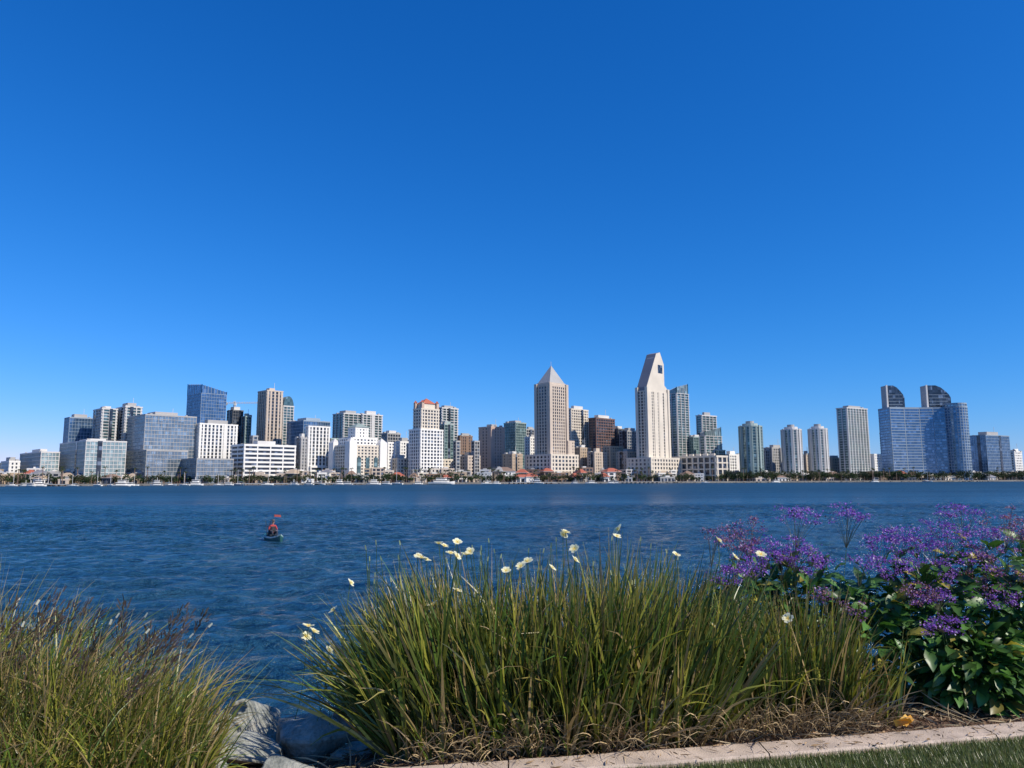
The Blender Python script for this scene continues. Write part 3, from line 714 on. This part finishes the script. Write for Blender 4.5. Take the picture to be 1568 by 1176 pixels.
X=np.repeat(lx[None,:],4,0); ye=yk(np.clip(lx,-6,13.9))-.2; Y=np.stack([np.full_like(lx,-60),np.full_like(lx,0),np.minimum(2.5,ye-.3),ye]); Z=np.full_like(X,.0)
grid_obj("lawn",X,Y,Z,M_lawn,False)
n=110000; bx=rng.uniform(-.6,5.2,n); by=yk(bx)-.19-rng.uniform(0,1.35,n); h=rng.uniform(.018,.045,n); az=rng.uniform(0,6.28,n); ln=rng.uniform(.1,.9,n)
w_=rng.uniform(.0015,.003,n); d=np.stack([np.cos(az),np.sin(az)],1); e=np.stack([-d[:,1],d[:,0]],1)
b0=np.stack([bx,by,np.zeros(n)],1); E=np.concatenate([e*w_[:,None],np.zeros((n,1))],1); tip=b0+np.concatenate([d*(h*ln)[:,None],h[:,None]],1)
V=np.stack([b0-E,b0+E,tip],1).reshape(-1,3); c=np.array([.11,.145,.04])*rng.uniform(.5,1.5,(n,1)); yel=rng.random(n)<.14; c[yel]=np.array([.24,.22,.09])*rng.uniform(.7,1.2,(yel.sum(),1))
vc_mesh("lawn_grass",V,np.arange(3*n).reshape(n,3),np.repeat(c,3,0),LEAF)
# ---------------------------------------------------------------- blades
def blades(base,az,lean,bend,Ln,W,col,tipcol,seg=6,pw=1.5,flatw=None,rg=rng):
    n=len(base); t=np.linspace(0,1,seg+1); 
    th=lean[:,None]+bend[:,None]*t[None,:]**pw
    ds=Ln[:,None]/seg
    hor=np.concatenate([np.zeros((n,1)),np.cumsum(np.sin(th[:,:-1]+0*th[:,1:])*ds,1)],1)
    ver=np.concatenate([np.zeros((n,1)),np.cumsum(np.cos(th[:,:-1])*ds,1)],1)
    az2=az[:,None]+rg.normal(0,.12,(n,1))*t[None,:]
    cx=base[:,0:1]+hor*np.cos(az2); cy=base[:,1:2]+hor*np.sin(az2); cz=base[:,2:3]+ver
    Cn=np.stack([cx,cy,cz],-1)
    tw=(rg.uniform(0,math.pi,n))[:,None]+rg.normal(0,.5,(n,1))*t[None,:]
    perp=np.stack([-np.sin(az2),np.cos(az2),np.zeros_like(az2)],-1)
    inpl=np.stack([np.cos(az2)*np.cos(th),np.sin(az2)*np.cos(th),-np.sin(th)],-1)
    side=perp*np.cos(tw)[...,None]+inpl*np.sin(tw)[...,None]
    wt=W[:,None]*np.clip(1.0-t[None,:]**2.6,0.04,1)*(.6+.4*np.minimum(1,t[None,:]*4))*.5
    Lf=Cn-side*wt[...,None]; Rt=Cn+side*wt[...,None]
    V=np.stack([Lf,Rt],2).reshape(-1,3)
    k=(np.arange(n)*(2*(seg+1)))[:,None]+(np.arange(seg)*2)[None,:]
    Fq=np.stack([k,k+1,k+3,k+2],-1).reshape(-1,4)
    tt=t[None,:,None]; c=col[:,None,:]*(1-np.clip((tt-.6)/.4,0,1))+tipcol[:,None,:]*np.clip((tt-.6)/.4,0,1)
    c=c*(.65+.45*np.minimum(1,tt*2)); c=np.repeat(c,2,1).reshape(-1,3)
    return V,Fq,c
def merge(name,parts,mat):
    Vs=[];Fs=[];Cs=[];o=0
    for v,f,c in parts: Vs.append(v);Fs.append(f+o);Cs.append(c);o+=len(v)
    return vc_mesh(name,np.concatenate(Vs),np.concatenate(Fs),np.concatenate(Cs),mat,True)
def leafcols(n,p_yel=.14,p_dry=.06):
    c=np.array([.056,.084,.016])*rng.uniform(.45,1.9,(n,1)); c=c*(1+rng.normal(0,.08,(n,3)))
    y=rng.random(n)<p_yel; c[y]=np.array([.22,.22,.035])*rng.uniform(.7,1.5,(y.sum(),1))
    tip=c*1.2; r=rng.random(n)<.35; tip[r]=np.array([.27,.21,.06])*rng.uniform(.7,1.3,(r.sum(),1))
    d=rng.random(n)<p_dry; c[d]=np.array([.36,.26,.12])*rng.uniform(.6,1.2,(d.sum(),1)); tip[d]=c[d]
    return np.clip(c,0,1),np.clip(tip,0,1)
def lily_clump(name,cxs,nf,hfun,cx0,spread,bpf=15,wmin=.012,wmax=.026,p_yel=.24,p_dry=.08,minx=None):
    P=[];A=[];Le=[];Be=[];Ln=[]
    for (x,y) in cxs:
        fa=random.uniform(0,6.28); out=(x-cx0[0])*spread; outy=(y-cx0[1])*spread*.6
        hh=hfun(x,y)*random.uniform(.86,1.08); fx,fy=random.gauss(0,.10),random.gauss(0,.07)
        for k in range(bpf):
            s=random.gauss(0,.17); vx=math.cos(fa)*s+out+random.gauss(0,.05)+fx; vy=math.sin(fa)*s+outy+random.gauss(0,.05)+fy
            P.append((x+random.gauss(0,.025),y+random.gauss(0,.025),float(gz(np.array(x),np.array(y)))-.02)); A.append(math.atan2(vy,vx)); Le.append(min(1.0,math.hypot(vx,vy)))
            Ln.append(hh*random.uniform(.5,1.08)); Be.append(abs(random.gauss(.10,.2)) if random.random()<.86 else random.uniform(.6,1.8))
    n=len(P); c,t=leafcols(n,p_yel,p_dry)
    return blades(np.array(P),np.array(A),np.array(Le),np.array(Be),np.array(Ln),rng.uniform(wmin,wmax,n),c,t,seg=7)
def pts(nf,x0,x1,d0,d1,base=yk):
    r=[]
    for _ in range(nf):
        x=random.uniform(x0,x1); r.append((x,float(base(x))+random.uniform(d0,d1)))
    return r
def hmain(x,y): return 1.17-.12*abs(math.sin(x*3.1+1))-.20*max(0,(-.2-x))+.04*math.sin(x*11)
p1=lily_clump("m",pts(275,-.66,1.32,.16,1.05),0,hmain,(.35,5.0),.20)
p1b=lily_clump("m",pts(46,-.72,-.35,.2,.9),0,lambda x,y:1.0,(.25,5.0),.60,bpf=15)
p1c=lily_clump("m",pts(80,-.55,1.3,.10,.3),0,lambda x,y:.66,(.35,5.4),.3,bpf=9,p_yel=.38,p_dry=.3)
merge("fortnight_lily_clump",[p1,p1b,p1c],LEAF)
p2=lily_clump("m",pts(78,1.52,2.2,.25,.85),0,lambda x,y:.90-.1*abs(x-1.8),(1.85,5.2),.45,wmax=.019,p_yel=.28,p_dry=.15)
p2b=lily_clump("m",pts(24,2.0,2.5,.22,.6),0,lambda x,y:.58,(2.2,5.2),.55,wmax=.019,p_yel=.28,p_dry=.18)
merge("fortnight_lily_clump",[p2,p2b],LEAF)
def gcols(n):
    c,t=leafcols(n,.32,.24); return c*1.05,t*1.1
def leftclump():
    parts=[]
    cen=[(-3.3,4.1,.93),(-2.9,4.4,.93),(-2.65,4.15,.86),(-3.5,4.7,1.0),(-2.4,4.35,.78),(-3.0,3.7,.76),(-2.5,3.7,.6),(-3.9,4.3,1.0),(-4.4,4.5,1.0),(-2.15,4.05,.58),(-2.1,4.4,.66),(-1.95,4.2,.48)]
    for (x,y,h) in cen:
        n=850; a=rng.uniform(0,6.28,n); r=np.sqrt(rng.random(n))*.3; b=np.stack([x+r*np.cos(a),y+r*np.sin(a),np.full(n,-.12)],1)
        le=np.abs(rng.normal(.22,.22,n)); be=np.abs(rng.normal(.7,.6,n)); a2=a+rng.normal(0,.9,n)
        c,t=gcols(n); parts.append(blades(b,a2,le,be,rng.uniform(.45,1.15,n)*h*1.12,rng.uniform(.006,.016,n),c,t,seg=7))
    return parts
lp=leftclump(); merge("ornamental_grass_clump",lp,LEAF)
SV=[];SF=[];SC=[]
def addquad(a,b,w,c):
    a=Vector(a);b=Vector(b); d=(b-a); s=d.cross(Vector((random.gauss(0,.3),1,random.gauss(0,.3)))).normalized()*w; j=len(SV)
    SV.extend([tuple(a-s),tuple(a+s),tuple(b+s*.8),tuple(b-s*.8)]); SF.append((j,j+1,j+2,j+3)); SC.extend([c]*4)
for _ in range(95):
    x=random.uniform(-3.6,-2.0); y=random.uniform(3.9,4.7); L=random.uniform(.7,1.05)*(1 if x<-2.6 else .88); a=random.uniform(-.5,1.0); le=random.uniform(.05,.5)
    p=Vector((x,y,0)); q=None
    for k in range(6):
        th=le*(k/5)*1.6; st_=Vector((math.cos(a)*math.sin(th),math.sin(a)*math.sin(th)*.5,math.cos(th)))*L/6; addquad(p,p+st_,.0018,(.16,.13,.06)); p=p+st_; q=st_
    k_=random.random()
    if k_<.8:
        for m in range(22): r=Vector((random.gauss(0,.012),random.gauss(0,.012),random.gauss(0,.012))); pp=p-q*random.uniform(0,1.2)+r; addquad(pp,pp+q.normalized()*.025+r*.6,.0035,(.10,.065,.045))
    else:
        addquad(p,p+q.normalized()*.03,.006,(.6,.58,.42))
vc_mesh("ornamental_grass_seed_stalks",SV,SF,SC,LEAF)
# ---------------------------------------------------------------- lily flowers
SV=[];SF=[];SC=[]
def flower(px,py,D,s=1.0,openf=1.0):
    p=at_depth(px,py,D); bx=p.x+random.uniform(-.12,.12); by=D+random.uniform(-.05,.2); base=Vector((bx,by,.1)); 
    q=base
    for k in range(1,7):
        t=k/6; r=base.lerp(p,t)+Vector((.03*math.sin(t*3),0,0))*(1-t); addquad(q,r,.0024,(.09,.13,.03)); q=r
    nrm=Vector((random.gauss(0.2,.5),-random.uniform(-.1,.6),random.uniform(.5,1))).normalized()
    a=nrm.orthogonal().normalized(); b=nrm.cross(a)
    for k in range(6):
        t=k*math.pi/3+random.gauss(0,.08); d=(a*math.cos(t)+b*math.sin(t)); e=nrm.cross(d); L=.034*s; w=(.0175 if k%2 else .014)*s
        up=random.uniform(.006,.018)
        c0=(.82,.78,.50); c1=(.86,.84,.64); j=len(SV)
        p1_=p+d*L*.55+nrm*up*.8*s; p2_=p+d*L+nrm*up*s
        SV.extend([tuple(x) for x in (p-e*w*.3,p+e*w*.3,p1_+e*w,p1_-e*w,p2_+e*w*.6,p2_-e*w*.6)]); SF.extend([(j,j+1,j+2,j+3),(j+3,j+2,j+4,j+5)]); SC.extend([(.8,.68,.25),(.8,.68,.25),c0,c0,c1,c1])
    for k in range(3):
        t=k*2.1; d=(a*math.cos(t)+b*math.sin(t)); addquad(p+nrm*.004,p+d*.010*s+nrm*.016*s,.003*s,(.8,.62,.2))
def bud(px,py,D):
    p=at_depth(px,py,D); base=Vector((p.x+random.uniform(-.1,.1),D+.1,.2)); q=base
    for k in range(1,6):
        r=base.lerp(p,k/5); addquad(q,r,.0022,(.09,.13,.03)); q=r
    addquad(p,p+Vector((random.uniform(-.008,.008),0,.03)),.004,(.4,.42,.2))
for x,y in [(645,855),(640,852),(652,858),(690,848),(698,852),(672,833),(680,837),(700,831),(866,816),(862,820),(948,811),(944,822),(808,861),(720,845),(714,850),(880,841),(845,870),(511,935),(663,927),(503,996),(472,960),(480,968),(468,975),(1092,959),(1207,948),(1165,850),(1125,853),(1100,828),(775,875),(798,868),(536,893),(700,905),(880,858),(1035,850)]:
    flower(x,y,random.uniform(4.7,4.92),random.uniform(.8,1.15))
for _ in range(55): bud(random.uniform(560,1100),random.uniform(825,900),random.uniform(4.8,5.3))
vc_mesh("fortnight_lily_flowers",SV,SF,SC,PETAL)
# ---------------------------------------------------------------- sea lavender
SV=[];SF=[];SC=[]; FP=[];FS=[];FC=[]
def head(px,py,D,R_=.17,kind=0,dens=1.0):
    p=at_depth(px,py,D); base=Vector((p.x+random.uniform(-.15,.15),D+random.uniform(0,.2),.35)); fork=base.lerp(p,.72); q=base
    for k in range(1,6): r=base.lerp(fork,k/5); addquad(q,r,.003,(.07,.11,.04)); q=r
    nb=int(15*dens)
    for _ in range(nb):
        a=random.uniform(0,6.28); rr=R_*math.sqrt(random.random()); tip=p+Vector((math.cos(a)*rr,math.sin(a)*rr,random.uniform(-.07,.04)-rr*rr*2.4+.02)); mid=fork.lerp(tip,.5)+Vector((0,0,.01))
        addquad(fork,mid,.0016,(.10,.10,.05)); addquad(mid,tip,.0014,(.10,.09,.06))
        cr=random.uniform(.014,.034)
        for _k in range(int(36*dens)):
            v=Vector((random.gauss(0,1)*cr*1.15,random.gauss(0,1)*cr,random.gauss(0,.5)*cr)); FP.append(tuple(tip+v)); FS.append(random.uniform(.0035,.0070))
            s=random.uniform(.6,1.7)
            if kind==0: c=(.235*s,.10*s,.40*s)
            elif kind==1: c=(.24*s,.11*s,.12*s) if random.random()<.6 else (.22*s,.10*s,.30*s)
            if random.random()<.07: c=(.6,.5,.65)
            elif random.random()<.15: c=(.07,.04,.08)
            FC.append(c)
H=[(1150,803,5.6,.17,1),(1128,828,5.5,.13,1),(1170,832,5.6,.13,0),(1225,780,5.6,.17,0),(1215,828,5.5,.17,0),(1245,852,5.5,.15,0),(1195,850,5.6,.13,0),(1300,780,5.7,.14,0),(1350,825,5.7,.14,0),(1378,810,5.8,.14,0),
(1355,862,5.6,.13,0),(1405,825,5.7,.16,0),(1430,822,5.7,.2,0),(1470,776,5.8,.19,0),(1450,798,5.7,.2,0),(1500,812,5.8,.19,0),(1415,862,5.5,.18,0),(1475,850,5.6,.2,0),(1430,905,5.3,.15,0),(1440,950,5.2,.14,0),(1400,895,5.4,.15,1),
(1540,786,5.8,.2,1),(1560,816,5.7,.2,1),(1525,838,5.6,.2,1),(1590,800,5.8,.2,1),(1640,830,5.8,.22,0),(1120,875,5.3,.13,0),(1150,858,5.4,.14,0),(1265,912,5.2,.08,1),(1300,930,5.2,.1,1),(1095,818,5.6,.06,1),(1490,885,5.5,.18,1),(1550,870,5.5,.2,1),(1700,850,5.9,.25,0),(1320,860,5.6,.1,0),(1520,905,5.4,.14,0)]
for x,y,D,r,k in H: head(x,y+2,D,r,k,1.0 if r>.1 else .6)
V,Fq=quads_at(np.array(FP),np.array(FS),rng)
o=vc_mesh("sea_lavender_flowers",V,Fq,np.repeat(np.array(FC),4,0),PETAL)
vc_mesh("sea_lavender_stems",SV,SF,SC,LEAF)
def broadleaf(n,cfun,name,Lr=(.08,.18),colb=(.042,.10,.02),gloss=.3):
    Vv=[];Ff=[];Cc=[]
    prof=[0.12,.5,.9,1.0,.72,.06]
    for i in range(n):
        p,outd=cfun(); L=random.uniform(*Lr); W=L*random.uniform(.36,.52)
        d=(Vector(outd)+Vector((random.gauss(0,.5),random.gauss(0,.5),random.gauss(0.1,.4)))).normalized()
        up=Vector((random.gauss(0,.4),random.gauss(-.3,.4),1)); s=d.cross(up).normalized(); nn=s.cross(d).normalized()
        j=len(Vv); sc=random.uniform(.45,1.9); c=[q*sc for q in colb]
        if random.random()<.08: c=[.24*sc,.21*sc,.04*sc]
        for k in range(6):
            t=k/5; cc=Vector(p)+d*(L*t)-nn*(L*.35*t*t); w_=W*prof[k]*.5; rip=random.gauss(0,.006)
            Vv+= [tuple(cc-s*w_+nn*(w_*.35+rip)),tuple(cc),tuple(cc+s*w_+nn*(w_*.35-rip))]; Cc+=[c,[q*1.35 for q in c],c]
        for k in range(5):
            a=j+k*3; Ff+=[(a,a+1,a+4,a+3),(a+1,a+2,a+5,a+4)]
    return vc_mesh(name,Vv,Ff,Cc,BROAD,True)
blobs=[(2.65,5.75,.38,.42,.40,.5),(3.1,5.75,.48,.5,.45,.56),(3.6,5.8,.52,.55,.45,.58),(4.2,5.9,.52,.6,.5,.6),(2.3,6.0,.45,.4,.3,.55),(1.9,6.1,.45,.35,.3,.5),(4.9,6.0,.5,.6,.5,.55),(5.6,6.1,.5,.6,.5,.5),(3.3,5.45,.25,.4,.25,.3),(3.9,5.6,.25,.5,.25,.33)]
def cf():
    b=random.choice(blobs); v=Vector((random.gauss(0,1),random.gauss(0,1)-.4,random.gauss(0,1)+.3)).normalized(); r=random.uniform(.5,1.05)
    return (b[0]+v.x*b[3]*r,b[1]+v.y*b[4]*r,max(.03,b[2]+v.z*b[5]*r)),(v.x,v.y,v.z*.4)
broadleaf(4200,cf,"sea_lavender_leaves")
# ---------------------------------------------------------------- rocks near shore
def rock_mat():
    m,n,b=newmat("granite_boulder"); tc=N(n,"ShaderNodeTexCoord")
    a=N(n,"ShaderNodeTexNoise"); a.inputs['Scale'].default_value=4.5; a.inputs['Detail'].default_value=10; a.inputs['Roughness'].default_value=.7; a.inputs['Distortion'].default_value=.2
    f=N(n,"ShaderNodeTexNoise"); f.inputs['Scale'].default_value=60; f.inputs['Detail'].default_value=8
    for q in (a,f): n.links.new(tc.outputs['Object'],q.inputs['Vector'])
    r=N(n,"ShaderNodeValToRGB"); c=r.color_ramp; c.elements[0].position=.36; c.elements[0].color=(.13,.14,.12,1); c.elements[1].position=.68; c.elements[1].color=(.46,.44,.38,1); e=c.elements.new(.5); e.color=(.30,.31,.27,1)
    mx=N(n,"ShaderNodeMixRGB",blend_type='OVERLAY'); mx.inputs[0].default_value=.5
    n.links.new(a.outputs[0],r.inputs[0]); n.links.new(r.outputs[0],mx.inputs[1]); n.links.new(f.outputs[0],mx.inputs[2]); n.links.new(mx.outputs[0],b.inputs['Base Color']); b.inputs['Roughness'].default_value=.88
    bp=N(n,"ShaderNodeBump"); bp.inputs['Distance'].default_value=.006; n.links.new(f.outputs[0],bp.inputs['Height']); n.links.new(bp.outputs[0],b.inputs['Normal']); return m
M_rock=rock_mat()
def boulder(px,py,D,sc,seed):
    p=at_depth(px,py,D); v,f=hull_rock((0,0,0),sc,seed,11,2); o=join_lists("boulder",[(v,f)],M_rock,False); o.location=p
boulder(388,1106,5.25,(.26,.26,.22),3)
boulder(372,1158,4.8,(.30,.24,.15),5)
boulder(472,1130,5.1,(.36,.30,.25),8)
boulder(440,1185,4.6,(.28,.22,.16),11)
boulder(338,1125,5.0,(.22,.22,.2),14)
boulder(535,1110,5.45,(.32,.28,.22),21)
boulder(320,1185,4.4,(.25,.2,.12),22)
boulder(540,1165,4.9,(.26,.22,.15),25)
parts=[]
for i in range(150):
    x=random.uniform(-7,9); t=random.random(); y=yk(x)+1.3+t*4.0 if x>-.9 else 5.5+t*3.3; z=float(gz(np.array(x),np.array(y)))
    if x>-.9 or x<-2.3 or y>5.9 : parts.append(hull_rock((x,y,min(z,-.25)),(random.uniform(.25,.5),random.uniform(.25,.5),random.uniform(.18,.32)),i+100,13,0))
join_lists("riprap_boulders",parts,M_rock)
# ---------------------------------------------------------------- litter on the mulch
n=4200; x=rng.uniform(-1.2,4.6,n); y=np.array([yk(a) for a in x])+rng.uniform(0.0,.75,n); P=np.stack([x,y,gz(x,y)+rng.uniform(.0,.03,n)],1)
az=rng.uniform(0,6.28,n); c=np.array([.26,.17,.10])*rng.uniform(.35,1.6,(n,1)); dry=rng.random(n)<.25; c[dry]=np.array([.45,.36,.22])*rng.uniform(.7,1.2,(dry.sum(),1))
Lr=np.where(dry,rng.uniform(.08,.28,n),rng.uniform(.015,.06,n)); Wd=np.where(dry,rng.uniform(.004,.009,n),rng.uniform(.006,.018,n))
parts=[blades(P,az,rng.uniform(1.1,1.5,n),rng.normal(0.1,.25,n),Lr,Wd,c,c,seg=3)]
n=1300; x=rng.uniform(-.6,2.4,n); y=np.array([yk(a) for a in x])+rng.uniform(.08,.3,n); P=np.stack([x,y,np.zeros(n)],1)
c=np.array([.42,.31,.17])*rng.uniform(.5,1.25,(n,1)); parts.append(blades(P,rng.uniform(-2.6,-.5,n),rng.uniform(.3,1.0,n),rng.uniform(.5,1.6,n),rng.uniform(.12,.46,n),rng.uniform(.004,.010,n),c,c,seg=5))
n=260; x=rng.uniform(-.3,4.6,n); y=np.array([yk(a) for a in x])-rng.uniform(0.0,.22,n); P=np.stack([x,y,np.full(n,.045)],1)
c=np.array([.30,.2,.11])*rng.uniform(.4,1.4,(n,1)); parts.append(blades(P,rng.uniform(0,6.28,n),np.full(n,1.52),rng.normal(0,.03,n),rng.uniform(.012,.07,n),rng.uniform(.004,.012,n),c,c,seg=3))
merge("mulch_and_dry_leaves",parts,vcol_mat("dry_litter",.9,0,.2))
SV=[];SF=[];SC=[]
p=at_z(1370,1108,.03)
for k in range(4): addquad(p+Vector((k*.02,0,.0)),p+Vector((.07+k*.02,random.uniform(-.05,.05),.03)),.022,(.75,.38,.05) if k%2 else (.8,.5,.1))
vc_mesh("fallen_leaf",SV,SF,SC,PETAL)
print("objects",len(bpy.data.objects))
